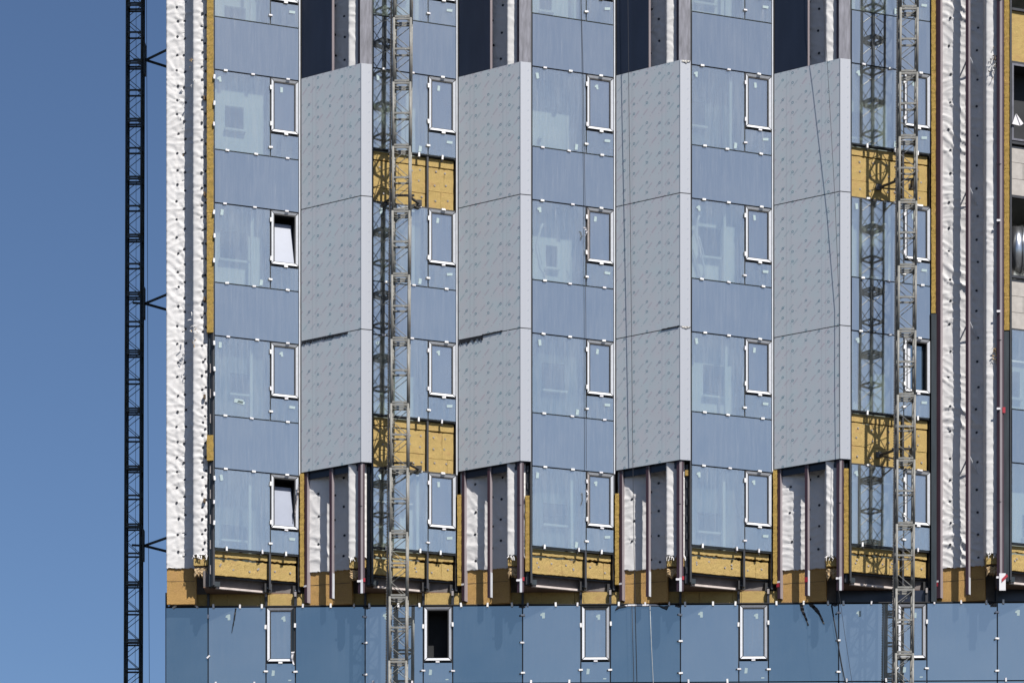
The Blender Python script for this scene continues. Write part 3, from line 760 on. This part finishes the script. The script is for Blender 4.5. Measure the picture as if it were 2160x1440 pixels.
def stud(fr, u, z0, z1, w_=.085, d_=.135, n=-.005, cut=None):
    """rotated box stud: dark maroon front, paler grey-pink side"""
    m = MB(); m.box(fr, u, u + w_ - .012, z0, z1, n - d_, n); o = B(m, 'stud', 'maroon_paint')
    mm = MB(); mm.box(fr, u + w_ - .012, u + w_, z0 - .0, z1, n - d_, n - .004); mm.obj('side_plate', 'pale_greypink', o)
    return o
def bandtape(fr, u0, u1, z, parent, mat='tape_white', h=.045, n=.004):
    MB().box(fr, u0, u1, z, z + h, n, n + .006).obj('marking_tape', mat, parent)
for k in range(0, 5):
    fr = fin_fr(k); zt = TOPZ
    zt2 = (CBOT - .02) if k < 4 else TOPZ
    zo = rs.uniform(-.03, .03)
    um = .83 if k < 4 else .87
    s1 = stud(fr, .07, STUD_END + zo, TOPZ, n=-.035, w_=.085 if k < 4 else .13)
    s2 = stud(fr, um, STUD_END + .0, TOPZ, n=-.035, d_=.095)
    MB().box(fr, um + .073, um + .092, STUD_END, STUD_END + .62 if k < 4 else STUD_END + .42, -.13, -.045).obj('end_sleeve', 'profile_white', s2)
    bandtape(fr, .065, .16, STUD_END + .38 + zo, s1); 
    if k in (3, 4): bandtape(fr, .065, .145, STUD_END + .28 + zo, s1, 'tape_red', .1)
    if k == 3: bandtape(fr, .83, .915, STUD_END + .33, s2, 'tape_red', .12, -.03)
    # corner stud
    e = STUD_END + .02
    cs = MB(); 
    pa, pb, pc = fr.p(fr.L - .115, 0, -.035), fr.p(fr.L - .02, 0, -.035), nose_fr(k).p(.10, 0, -.035)
    inner = nose_fr(k).p(.10, 0, -.16); inner2 = fr.p(fr.L - .115, 0, -.16)
    cs.slab([(pa.x, pa.y), (pb.x - .015, pb.y + .010), (pb.x - .010, pb.y + .10), (inner2.x, inner2.y)], e, zt); c1 = B(cs, 'corner_stud', 'maroon_paint')
    m2 = MB(); m2.slab([(pb.x - .012, pb.y + .006), (pb.x + .045, pb.y + .0), (pb.x + .045, pb.y + .1), (pb.x - .009, pb.y + .1)], e, zt); m2.obj('front_plate', 'pale_greypink', c1)
    m3 = MB(); m3.slab([(pb.x + .047, pb.y + .002), (pc.x, pc.y), (inner.x, inner.y), (pb.x + .047, pb.y + .1)], e, zt); m3.obj('side_plate', 'maroon_paint', c1)
    m4 = MB(); m4.slab([(pb.x - .016, pb.y - .004), (pb.x + .043, pb.y - .006), (pb.x + .043, pb.y - .0), (pb.x - .014, pb.y + .002)], e - .01, e + .33); m4.obj('end_sleeve', 'profile_white', c1)
    MB().box(FLAT, pb.x - .10, pb.x - .012, e + .26, e + .31, -pb.y + .0, -pb.y + .012).obj('marking_tape', 'tape_white', c1)
    if k in (0, 1, 2): MB().box(FLAT, pb.x + .05, pb.x + .10, e + .27, e + .36, -pb.y + .004, -pb.y + .01).obj('marking_tape', 'tape_red', c1)
    if k == 4:
        MB().box(FLAT, pb.x - .03, pb.x + .125, e - .04, e + .38, -pb.y + .012, -pb.y + .03).obj('wrapping', 'tape_white', c1)
        MB().prism(FLAT, [(pb.x + .03, e + .16), (pb.x + .18, e + .30), (pb.x + .15, e + .36), (pb.x + .03, e + .24)], -pb.y + .033, -pb.y + .045).obj('marking_tape', 'tape_red', c1)
        for zz in (24.98 + H, 22.6 + H, 27.2 + H): MB().box(FLAT, pb.x - .09, pb.x + .0, zz, zz + .05, -pb.y + .004, -pb.y + .016).obj('marking_tape', 'tape_white', c1)
        for zz in (22.52 + H, ): MB().box(FLAT, pb.x + .05, pb.x + .12, zz, zz + .14, -pb.y + .004, -pb.y + .012).obj('marking_tape', 'tape_red', c1)
    # butt joints in the studs: fine dark collars
    for q, zz in enumerate((20.35 + H, 24.3 + H, 28.6 + H, 32.6 + H)):
        if zz < CBOT or k == 4 or zz > CTOP:
            B(MB().slab([(pa.x - .004, pa.y + .003), (pb.x, pb.y - .008), (pc.x + .003, pc.y - .004), (inner.x, inner.y)], zz, zz + .010), 'joint_collar', 'black_gasket')
    # dark rails beside the glass edge (left end of the next bay)
    Xn = XLk(k + 1)
    B(MB().box(FLAT, Xn - .155, Xn - .05, SLABZ + .02, (CBOT - .05) if k < 4 else TOPZ, .50, .66), 'edge_rail', 'dark_rail')
    for q in range(7):
        zz = SLABZ + .25 + q * .42
        if zz < CBOT - .2: B(MB().box(FLAT, Xn - .13, Xn - .08, zz, zz + .16, .665, .69), 'rail_lug', 'dark_rail')
    B(MB().box(FLAT, Xn - .045, Xn - .012, SLABZ + .02, (CBOT - .05) if k < 4 else TOPZ, .60, .76), 'edge_rail', 'dark_rail')
# splayed wall brackets of the open recess
for py in (125, 400, 682, 965):
    z = (2813 - py) / 6800 * 79.6 + H; xm = fin_fr(4).p(.93, 0, -.10)
    for x1, y1, dz in ((xm.x - .20, -.02, -.42), (xm.x + .27, -.12, -.46)):
        m = MB(); m.tube([(xm.x, xm.y, z), ((xm.x + x1) / 2, (xm.y + y1) / 2, z + dz * .5), (x1, y1, z + dz)], .02, 5); B(m, 'splay_bracket', 'profile_white')
# left end of bay 0
B(MB().box(FLAT, XLk(0) - .145, XLk(0) - .075, SLABZ + .0, TOPZ, .50, .70), 'edge_rail', 'graphite_flashing')
B(MB().box(FLAT, XLk(0) - .070, XLk(0) - .012, SLABZ + .0, TOPZ, .60, .76), 'edge_rail', 'dark_rail')
for q in range(9):
    zz = SLABZ + .3 + q * .62; B(MB().box(FLAT, XLk(0) - .12, XLk(0) - .085, zz, zz + .22, .705, .72), 'rail_lug', 'washer_grey')
# vertical wool strips beside the glass
Zp = lambda y, f_=79.2: (2813 - y) / 6800 * f_ + H
def strip(x0, x1, z0, z1, n, seed):
    z = z1
    r = random.Random(seed)
    while z > z0 + .05:
        zn = max(z0, z - r.uniform(.9, 1.15)); wool_board(FLAT, x0, x1, zn + .006, z, n, .12, 'wool_edge', seed=seed + int(z * 7), res=.05, rough=.006); z = zn
strip(XLk(0) - .185, XLk(0) - .022, Zp(695), TOPZ, .79, 1)
strip(XLk(0) - .185, XLk(0) - .022, Zp(966), Zp(912), .80, 2)
strip(XLk(2) - .165, XLk(2) - .03, Zp(1203), Zp(1043), .74, 3)
strip(XLk(3) - .15, XLk(3) - .05, Zp(1003), Zp(991), .72, 4)
strip(XLk(4) - .175, XLk(4) - .03, Zp(1211), Zp(990), .74, 5)
strip(XLk(5) - .175, XLk(5) - .035, Zp(703), TOPZ, .76, 6)
for k in range(4):
    strip(XRk(k) + .015, XRk(k) + .115, Zp(1234, 80) , Zp(995, 80) + (0 if k in (0, 3) else -.55), .03, 10 + k)
strip(XRk(4) + .01, XRk(4) + .115, Zp(668, 80), TOPZ, .03, 20)
B(MB().box(FLAT, XRk(4) + .005, XRk(4) + .135, BANDZ + .01, Zp(668, 80) - .02, -.02, .05), 'flashing', 'graphite_flashing')
B(MB().box(FLAT, XLk(5) - .18, XLk(5) - .05, SLABZ + .0, Zp(703) - .02, .67, .75), 'flashing', 'graphite_flashing')

# ---- wall strip between the lower glazing and the bays
for k in range(NB_):
    x0, x1 = XLk(k) - .56, XRk(k) + .125
    if k in (4, 5):
        B(MB().box(FLAT, XLk(k) - .30, x1 - .01, BANDZ + .02, SLABZ - .005, -.16, -.13), 'lining_sheet', 'navy_sheet'); continue
    xs = [x0, x0 + .78, x0 + 1.6, XLk(k) + 1.27, x1]
    for a, c in zip(xs[:-1], xs[1:]):
        wool_board(FLAT, a + .004, c - .004, BANDZ + .02, SLABZ - .004 if a < XLk(k) + 1.2 else SLABZ - .004, -.13, .12, 'mineral_wool', seed=k + int(a * 10), res=.1)
for k in range(NB_):                                         # lower mullion heads standing up in front of it
    for x in (-8.185 + P * k, -7.452 + P * k):
        pm = B(MB().box(FLAT, x - .032, x + .032, BANDZ - 2.0, SLABZ + .03, -.12, -.032), 'mullion', 'dark_rail')
        MB().box(FLAT, x - .028, x + .022, SLABZ - .10, SLABZ + .02, -.03, .0).obj('cap', 'washer_grey', pm)
    x = -9.629 + P * k
    B(MB().box(FLAT, x - .028, x + .028, BANDZ - 2.0, SLABZ - .01, -.12, -.034), 'mullion', 'dark_rail')
B(MB().box(FLAT, LEFT_BAND - .01, LEFT_BAND + .035, BANDZ - 3.3, BANDZ + .36, -.2, -.02), 'edge_rail', 'dark_rail')

# ---- lower glazed band
LB = 1.94
B(MB().box(FLAT, LEFT_BAND, 15, BANDZ - .0, BANDZ + .022, -.12, .004), 'top_flashing', 'black_gasket')
B(MB().box(FLAT, LEFT_BAND + .04, 15, BANDZ - LB - .03, BANDZ - LB + .03, -.12, -.034), 'transom', 'dark_rail')
def vpanel(x0, x1, mat): return glass_panel(FLAT, x0, x1, BANDZ - LB, BANDZ - .012, mat)
p0 = vpanel(LEFT_BAND, -9.629, 'lower_glass_deep')
clip(FLAT, LEFT_BAND + .22, BANDZ - .0, 'v', p0, .015, -1.0 + 1.9); clip(FLAT, LEFT_BAND + .78, BANDZ - .0, 'v', p0, .015, -.75)
for k in range(NB_):
    xj, xa, xb, xn = -9.629 + P * k, -8.185 + P * k, -7.452 + P * k, -9.629 + P * (k + 1)
    o = vpanel(xj, xa, 'lower_glass')
    for dx in (.12, .80, 1.36): clip(FLAT, xj + dx + rs.uniform(-.02, .02), BANDZ + .0, 'v', o, .015)
    sticker(FLAT, xj + .52, BANDZ - .26, 0, o, rs.uniform(-.05, .05), 1.1)
    if k == 0: clip(FLAT, xj, BANDZ - .25, 'v', o); clip(FLAT, xj, BANDZ - 1.25, 'v', o, .012, .9)
    else:
        for dz in (.26, .92, 1.70): clip(FLAT, xj, BANDZ - dz + rs.uniform(-.02, .02), 'h', o, .014); clip(FLAT, xj - .06, BANDZ - dz - .01, 's', o, .002)
    clip(FLAT, xa, BANDZ - .52, 'v', o); clip(FLAT, xa, BANDZ - 1.62, 'h', o, .014); clip(FLAT, xa - .06, BANDZ - 1.63, 's', o, .002)
    for dx in (.2, 1.16): clip(FLAT, xj + dx, BANDZ - LB + .02, 'v', o, .015)
    st = 'open' if k == 1 else 'shut'
    wv = window(FLAT, xa + .008, xb - .012, BANDZ - 1.40, BANDZ - .018, st, peel={0: 3, 2: 0}.get(k))
    if st == 'shut': sticker(FLAT, xa + .45, BANDZ - .30, 0, wv, -.12 if k == 0 else .02, 1.0, -.030)
    clip(FLAT, (xa + xb) / 2, BANDZ - 1.405, 'h', wv, .014)
    o2 = glass_panel(FLAT, xa, xb, BANDZ - LB, BANDZ - 1.41, 'lower_glass', 'glass_panel')
    sticker(FLAT, xa + .18, BANDZ - 1.66, 2, o2, .06, .95); sticker(FLAT, xb - .14, BANDZ - LB + .1, 1, o2, .02, .5)
    o3 = vpanel(xb, xn, 'lower_glass_deep' if k < 4 else 'lower_glass')
    clip(FLAT, xb, BANDZ - .48, 'v', o3); clip(FLAT, xb, BANDZ - 1.63, 'h', o3, .014); clip(FLAT, xb - .06, BANDZ - 1.64, 's', o3, .002)
    for dx in (.2, .86, 1.47): clip(FLAT, xb + dx + rs.uniform(-.02, .02), BANDZ + .0, 'v', o3, .015)
    for a, c in ((xj, xa), (xa, xb), (xb, xn)):
        glass_panel(FLAT, a, c, BANDZ - LB - 1.31, BANDZ - LB, 'lower_glass', 'spandrel_panel')
glass_panel(FLAT, LEFT_BAND, -9.629, BANDZ - LB - 1.31, BANDZ - LB, 'lower_glass_deep', 'spandrel_panel')

# ---- things inside and added sun-glare squiggles, seen through the glass of the last bay and elsewhere
def glare_squiggle(x, y, z, h, seed, label):  # wavy white tubes added in place of sun-glare squiggles in the glass
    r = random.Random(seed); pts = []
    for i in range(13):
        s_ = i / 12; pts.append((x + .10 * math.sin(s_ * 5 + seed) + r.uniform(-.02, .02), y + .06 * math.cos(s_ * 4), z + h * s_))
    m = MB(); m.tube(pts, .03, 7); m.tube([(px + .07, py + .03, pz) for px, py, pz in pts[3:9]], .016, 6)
    o = m.obj('glare_tube', 'glare_white', None, True); tag(o, label, 'plastic strip')
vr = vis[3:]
glare_squiggle(XLk(3) + .22, -.55, vr[1][0] + .1, 1.5, 1, 'white wavy tube added as sun glare behind the fourth glass bay, second storey from top')
glare_squiggle(XLk(2) + .20, -.50, vr[1][0] + .15, 1.3, 2, 'white wavy tube added as sun glare behind the third glass bay, second storey from top')
glare_squiggle(XLk(4) + .62, -.35, vr[0][0] + .1, 1.5, 3, 'white tube added as sun glare behind the glass left of the right mast, top storey')
glare_squiggle(XLk(1) + .30, -.50, vr[1][0] + .1, 1.6, 4, 'white tube added as sun glare behind the glass left of the middle mast')
glare_squiggle(XLk(1) + .28, -.50, vr[0][0] + .1, 1.3, 6, 'white tube added as sun glare behind top storey glass beside the middle mast')
zd = vis[4][0]; m = MB(); N = 20
for i in range(9):
    m.tube([(XLk(5) + .05 + .28 * i, .1, zd + .78), (XLk(5) + .05 + .28 * i + .27, .1, zd + .78)], .70, N); m.tube([(XLk(5) + .31 + .28 * i, .1, zd + .78), (XLk(5) + .335 + .28 * i, .1, zd + .78)], .715, N)
o = m.obj('air_duct', 'duct_metal', None, True); tag(o, 'large round silver ventilation duct lying in the unglazed opening at the right edge', 'duct')
m = MB(); m.prism(glass_fr(5), [(.0, vis[3][0] + .42), (.22, vis[3][0] + .40), (.10, vis[3][0] + .68)], .0, .03)
m.prism(glass_fr(5), [(.10, vis[3][0] + .68), (.22, vis[3][0] + .40), (.30, vis[3][0] + .46)], .03, .05)
tag(m.obj('paper_scrap', 'tape_white'), 'folded white paper scrap stuck in the dark opening at the right edge', 'paper')

# ------------------------------------------------------------------ lattice masts
SEC = 1.566; LEG = .41; TR = .031
def mast_meshes(tube_mat):
    d = {}
    m = MB()
    for x in (-LEG / 2, LEG / 2):
        for y in (0, LEG): m.tube([(x, y, .004), (x, y, SEC - .004)], TR, 8)
    d['legs'] = m.mesh('mast_section', tube_mat, True)
    def ring(double):
        m = MB(); h = .045; zz = [(0, h)] if not double else [(-.052, -.008), (.008, .052)]
        for z0, z1 in zz:
            fx = Fr((0, 0), (1, 0))
            m.box(fx, -LEG / 2, LEG / 2, z0, z1, -.012, .016); m.box(fx, -LEG / 2, LEG / 2, z0, z1, -LEG - .016, -LEG + .012)
            m.box(fx, -LEG / 2 - .016, -LEG / 2 + .012, z0, z1, -LEG, 0); m.box(fx, LEG / 2 - .012, LEG / 2 + .016, z0, z1, -LEG, 0)
            q = .135
            for sx in (-1, 1):
                for (ya, yb) in ((.0, q), (LEG, LEG - q)):
                    x0 = sx * LEG / 2; poly = [(x0, ya), (x0 - sx * q, ya), (x0, yb)]
                    if (sx > 0) == (ya > yb): poly = poly[::-1]
                    m.slab(poly, z0 + .004, z0 + .016)
        return m
    d['ring1'] = ring(False).mesh('ring_frame', tube_mat); d['ring2'] = ring(True).mesh('ring_frame', tube_mat)
    # one brace from a leg to the neighbouring leg, half a bay high
    hb = SEC / 2; r_ = .0095
    def br(p, q): return MB().tube([p, q], r_, 5).mesh('brace', tube_mat)
    a = LEG / 2
    for nm, (pl, pr) in {'front': ((-a, 0), (a, 0)), 'back': ((-a, LEG), (a, LEG)), 'left': ((-a, LEG), (-a, 0)), 'right': ((a, LEG), (a, 0))}.items():
        d[nm + '0'] = br((pr[0], pr[1], 0.02), (pl[0], pl[1], hb * .47)); d[nm + '1'] = br((pl[0], pl[1], hb * .53), (pr[0], pr[1], hb - .04))
    # rack
    m = MB(); fx = Fr((0, 0), (1, 0)); m.box(fx, -LEG / 2 - .075, -LEG / 2 - .045, 0, SEC, -.10, -.04)
    for i in range(24): m.box(fx, -LEG / 2 - .095, -LEG / 2 - .075, i * SEC / 24, i * SEC / 24 + .032, -.095, -.045)
    d['rack'] = m.mesh('rack', 'rack_steel')
    return d
def mast(x, y, zring, tube_mat, label, lean=0.0, rot=0.):
    d = mast_meshes(tube_mat)
    root = empty('lattice_mast', (x, y, 0)); root.rotation_euler = (0, lean, rot); tag(root, label, 'mast', 'mast climber towers standing along the facade')
    z = zring % SEC - SEC
    while z < TOPZ + 2:
        if z < -.02: z += SEC; continue
        vis_ = z > 15.5
        if vis_:
            s = link(d['legs'], 'mast_section', root, (0, 0, z))
            link(d['ring2'], 'ring_frame', s); link(d['ring1'], 'ring_frame', s, (0, 0, SEC / 2))
            for nm in ('front', 'back', 'left', 'right'):
                for h in (0, SEC / 2):
                    link(d[nm + '0'], 'brace', s, (0, 0, h)); link(d[nm + '1'], 'brace', s, (0, 0, h))
            if 'galv' in tube_mat: link(d['rack'], 'rack', s)
        else:
            s = link(d['legs'], 'mast_section', root, (0, 0, z)); link(d['ring2'], 'ring_frame', s)
        z += SEC
    link(beveled_box(1.4, 1.0, .0).mesh('unused', 'concrete'), 'unused') if False else None
    bp = MB().box(FLAT, -.7, .7, 0, .12, -1.0, .5); bp.obj('base_plate', 'rack_steel', root)
    return root
def xat(px, Y): return (80 + Y) * math.tan(math.atan((px - 1080) / 6800) - rad(1.478))
def zat(py, Y): return (2813 - py) / 6800 * (80 + Y) + H
YM = -1.5
m1 = mast(xat(845.0, YM), YM, zat(34, YM), 'galvanized_tube', 'pale galvanised lattice mast in front of the second glass bay', rad(.42))
m2 = mast(xat(1914, YM), YM, zat(24, YM), 'galvanized_tube', 'pale galvanised lattice mast at the right in front of the fifth glass bay', rad(.42))
YD = 7.0
m3 = mast(xat(281.5, YD), YD, zat(122, YD), 'dark_tube', 'dark lattice mast against the sky, left of the building', rad(.18))
m1.location.x -= math.tan(rad(.42)) * 28; m2.location.x -= math.tan(rad(.42)) * 28; m3.location.x -= math.tan(rad(.18)) * 30
# ties
def tie_front(root, lean, z, x0, x1, yw):
    """V-shaped tie from the mast back to the facade"""
    sh = root.location.x + z * math.tan(lean); m = MB(); pz = z; a0, a1 = x0 - sh, x1 - sh
    m.tube([(-.3, LEG + .05, pz), (.3, LEG + .05, pz)], .03, 6)
    m.tube([(.14, LEG + .05, pz), (a1, yw - YM, pz)], .034, 6); m.tube([(-.14, LEG + .05, pz), (a0, yw - YM, pz)], .034, 6)
    m.tube([(.2, LEG + .05, pz - .28), (.2, LEG + .05, pz + .28)], .028, 6); m.tube([(-.2, LEG + .05, pz - .28), (-.2, LEG + .05, pz + .28)], .028, 6)
    m.tube([(.2, LEG + .05, pz - .25), (a1 - .03, yw - YM, pz)], .02, 6); m.tube([(-.2, LEG + .05, pz - .25), (a0, yw - YM, pz)], .02, 6)
    for xx in (a0, a1): m.box(FLAT, xx - .07, xx + .07, pz - .06, pz + .08, -(yw - YM) - .02, -(yw - YM) + .05)
    m.obj('tie', 'rack_steel', root)
LEAN = rad(.42)
for root, pa, pb, ys in ((m1, 806, 884, (428, 988)), (m2, 1854, 1922, (404, 966))):
    for py in ys: tie_front(root, LEAN, zat(py, -.42), xat(pa, -.5), xat(pb, -.42), -.46)
for py in (112, 628, 1141):
    z = zat(py, YD); m = MB(); e = EDGE - (m3.location.x + z * math.tan(rad(.18))) + .03
    m.box(FLAT, LEG / 2 + .035, LEG / 2 + .085, z - .42, z + .42, -LEG + .12, -.05)
    m.tube([(LEG / 2 + .08, .2, z), (e, -.9, z + .24)], .035, 6); m.tube([(LEG / 2 + .08, .2, z), (e, .9, z - .26)], .035, 6)
    m.tube([(-.05, .2, z + .02), (LEG / 2 + .06, .2, z)], .03, 5)
    m.obj('tie', 'dark_tube', m3)

# ------------------------------------------------------------------ cables
def cable(pts, r, mat, label, Y):
    P3 = [Vector((xat(px, Y), Y, zat(py, Y))) for px, py in pts]
    a, c = P3[0], P3[-1]
    top = a + (a - P3[1]).normalized() * 1.5; 
    P3 = [Vector((top.x, Y, max(top.z, TOPZ)))] + P3
    m = MB(); m.tube(P3, r * .6, 5); o = m.obj('cable', mat, None, True); tag(o, label, 'cable', 'thin cables hanging down the facade'); return o
cable([(1226, 0), (1230, 150), (1234, 420), (1236, 720), (1236.5, 990)], .011, 'rope_dark', 'black cable hanging over the third glass bay and ending at mid height', -.34)
cable([(1324.5, 0), (1327, 250), (1331, 600), (1334, 900), (1337, 1150), (1344, 1440), (1352, 1800)], .011, 'rope_dark', 'long black cable hanging over the third grey fin down past its studs', -.30)
cable([(1736, 0), (1744, 120), (1752, 260), (1761, 420), (1770, 640), (1770, 800), (1771, 980), (1768, 1240), (1782, 1340), (1797, 1440), (1830, 1640)], .009, 'rope_dark', 'slack cable slanting across the fourth grey fin and bending away at its foot', -.98)
cable([(309, 0), (311, 500), (312.5, 1000), (315, 1440), (317, 1900)], .012, 'rope_dark', 'long thin cable hanging in the sky right of the dark mast', 6.6)
cable([(287, 0), (287, 500), (286, 1000), (285, 1440), (284, 1900)], .010, 'rope_dark', 'thin cable hanging inside the dark lattice mast', 7.2)
def short_cable(pts, r, mat, label, Y):
    P3 = [Vector((xat(px, Y), Y, zat(py, Y))) for px, py in pts]
    o = MB().tube(P3, r, 5).obj('cable', mat, None, True); tag(o, label, 'cable', 'thin cables hanging down the facade')
short_cable([(1371, 1277), (1374, 1360), (1378, 1440), (1384, 1600)], .008, 'rope_pale', 'pale thread hanging over the lower glass below the third fin', -.05)
short_cable([(1333, 1277), (1335, 1360), (1337, 1440), (1340, 1600)], .009, 'rope_dark', 'dark thread beside the pale one over the lower glass below the third fin', -.05)
short_cable([(1754, 1277), (1763, 1330), (1775, 1400), (1784, 1445), (1800, 1600)], .010, 'rope_dark', 'thin dark cord slanting over the lower glass below the fourth fin', -.06)

# ------------------------------------------------------------------ loose strips at the lower glazing
def hang_strip(pts, w0, mat, label, name='bitumen_strip', Y=-.03, cat='strip'):
    """crumpled ribbon, a few millimetres thick"""
    r = random.Random(len(pts) * 7 + int(pts[0][0])); m = MB(); vs = []
    fine = []
    for (a, c) in zip(pts[:-1], pts[1:]):
        for q in range(5): fine.append((a[0] + (c[0] - a[0]) * q / 5, a[1] + (c[1] - a[1]) * q / 5))
    fine.append(pts[-1]); n_ = len(fine)
    for i, (px, py) in enumerate(fine):
        wv = w0 * (1 - .75 * i / n_) * r.uniform(.6, 1.2); x, z = xat(px, Y), zat(py, Y); yy = Y + r.uniform(-.03, .01)
        vs += [(x - wv / 2, yy, z), (x + wv / 2, yy - .02 * r.random(), z + r.uniform(-.01, .01)), (x + wv / 2, yy + .012, z), (x - wv / 2, yy + .012, z)]
    fs = []
    for i in range(n_ - 1):
        for j in range(4): fs.append((4 * i + j, 4 * i + (j + 1) % 4, 4 * i + 4 + (j + 1) % 4, 4 * i + 4 + j))
    fs += [(3, 2, 1, 0), tuple(4 * (n_ - 1) + j for j in range(4))]
    m.add(vs, fs); o = m.obj(name, mat); tag(o, label, cat); return o
hang_strip([(1690, 1276), (1693, 1290), (1700, 1306), (1705, 1321)], .10, 'bitumen', 'crumpled black strip hanging on the lower glass, the straighter left one of two')
hang_strip([(1708, 1275), (1722, 1288), (1730, 1300), (1738, 1318)], .13, 'bitumen', 'crumpled black strip curling to the right over the lower glass, right of its twin')
hang_strip([(497, 1278), (494, 1300), (488.5, 1330)], .035, 'bitumen', 'thin dark strip on the lower glass near the left corner')
def flat_scrap(pts, mat, label, name, cat, Y=-.03, parent=None):
    P2 = [(xat(px, Y), zat(py, Y)) for px, py in pts]; m = MB(); m.prism(FLAT, P2, -Y, -Y + .012); o = m.obj(name, mat, parent)
    if parent is None: tag(o, label, cat)
    return o
ts = flat_scrap([(1306, 1279.5), (1326, 1275), (1382, 1275), (1397, 1279), (1380, 1278.2), (1328, 1278.2)], 'tape_white', 'torn white sheet edge with dark curled ends above the lower glass', 'torn_sheet', 'sheet')
flat_scrap([(1297, 1287), (1302, 1279), (1316, 1276.5), (1322, 1279), (1306, 1282)], 'bitumen', '', 'curled_end', '', -.045, ts)
flat_scrap([(1388, 1277), (1400, 1279), (1411, 1277.5), (1407, 1286), (1397, 1282)], 'bitumen', '', 'curled_end', '', -.045, ts)
hang_strip([(618, 1371), (616, 1385), (620, 1399)], .09, 'tape_white', 'crumpled white tape peeled off the lower corner of the first lower window', 'peeled_tape', -.04, 'tape')
hang_strip([(630, 1018), (628, 1040), (623, 1070), (622, 1090)], .05, 'washer_grey', 'grey tape peeling off the tilted window of the first bay, lowest storey', 'peeled_tape', -.08, 'tape')
hang_strip([(1236, 1032), (1240, 1040), (1237, 1060)], .05, 'tape_white', 'white tape scrap hanging beside the lowest window of the third bay', 'peeled_tape', -.45, 'tape')
hang_strip([(1233, 480), (1238, 490), (1234, 500)], .06, 'tape_white', 'white tape scrap hanging beside the middle window of the third bay', 'peeled_tape', -.45, 'tape')
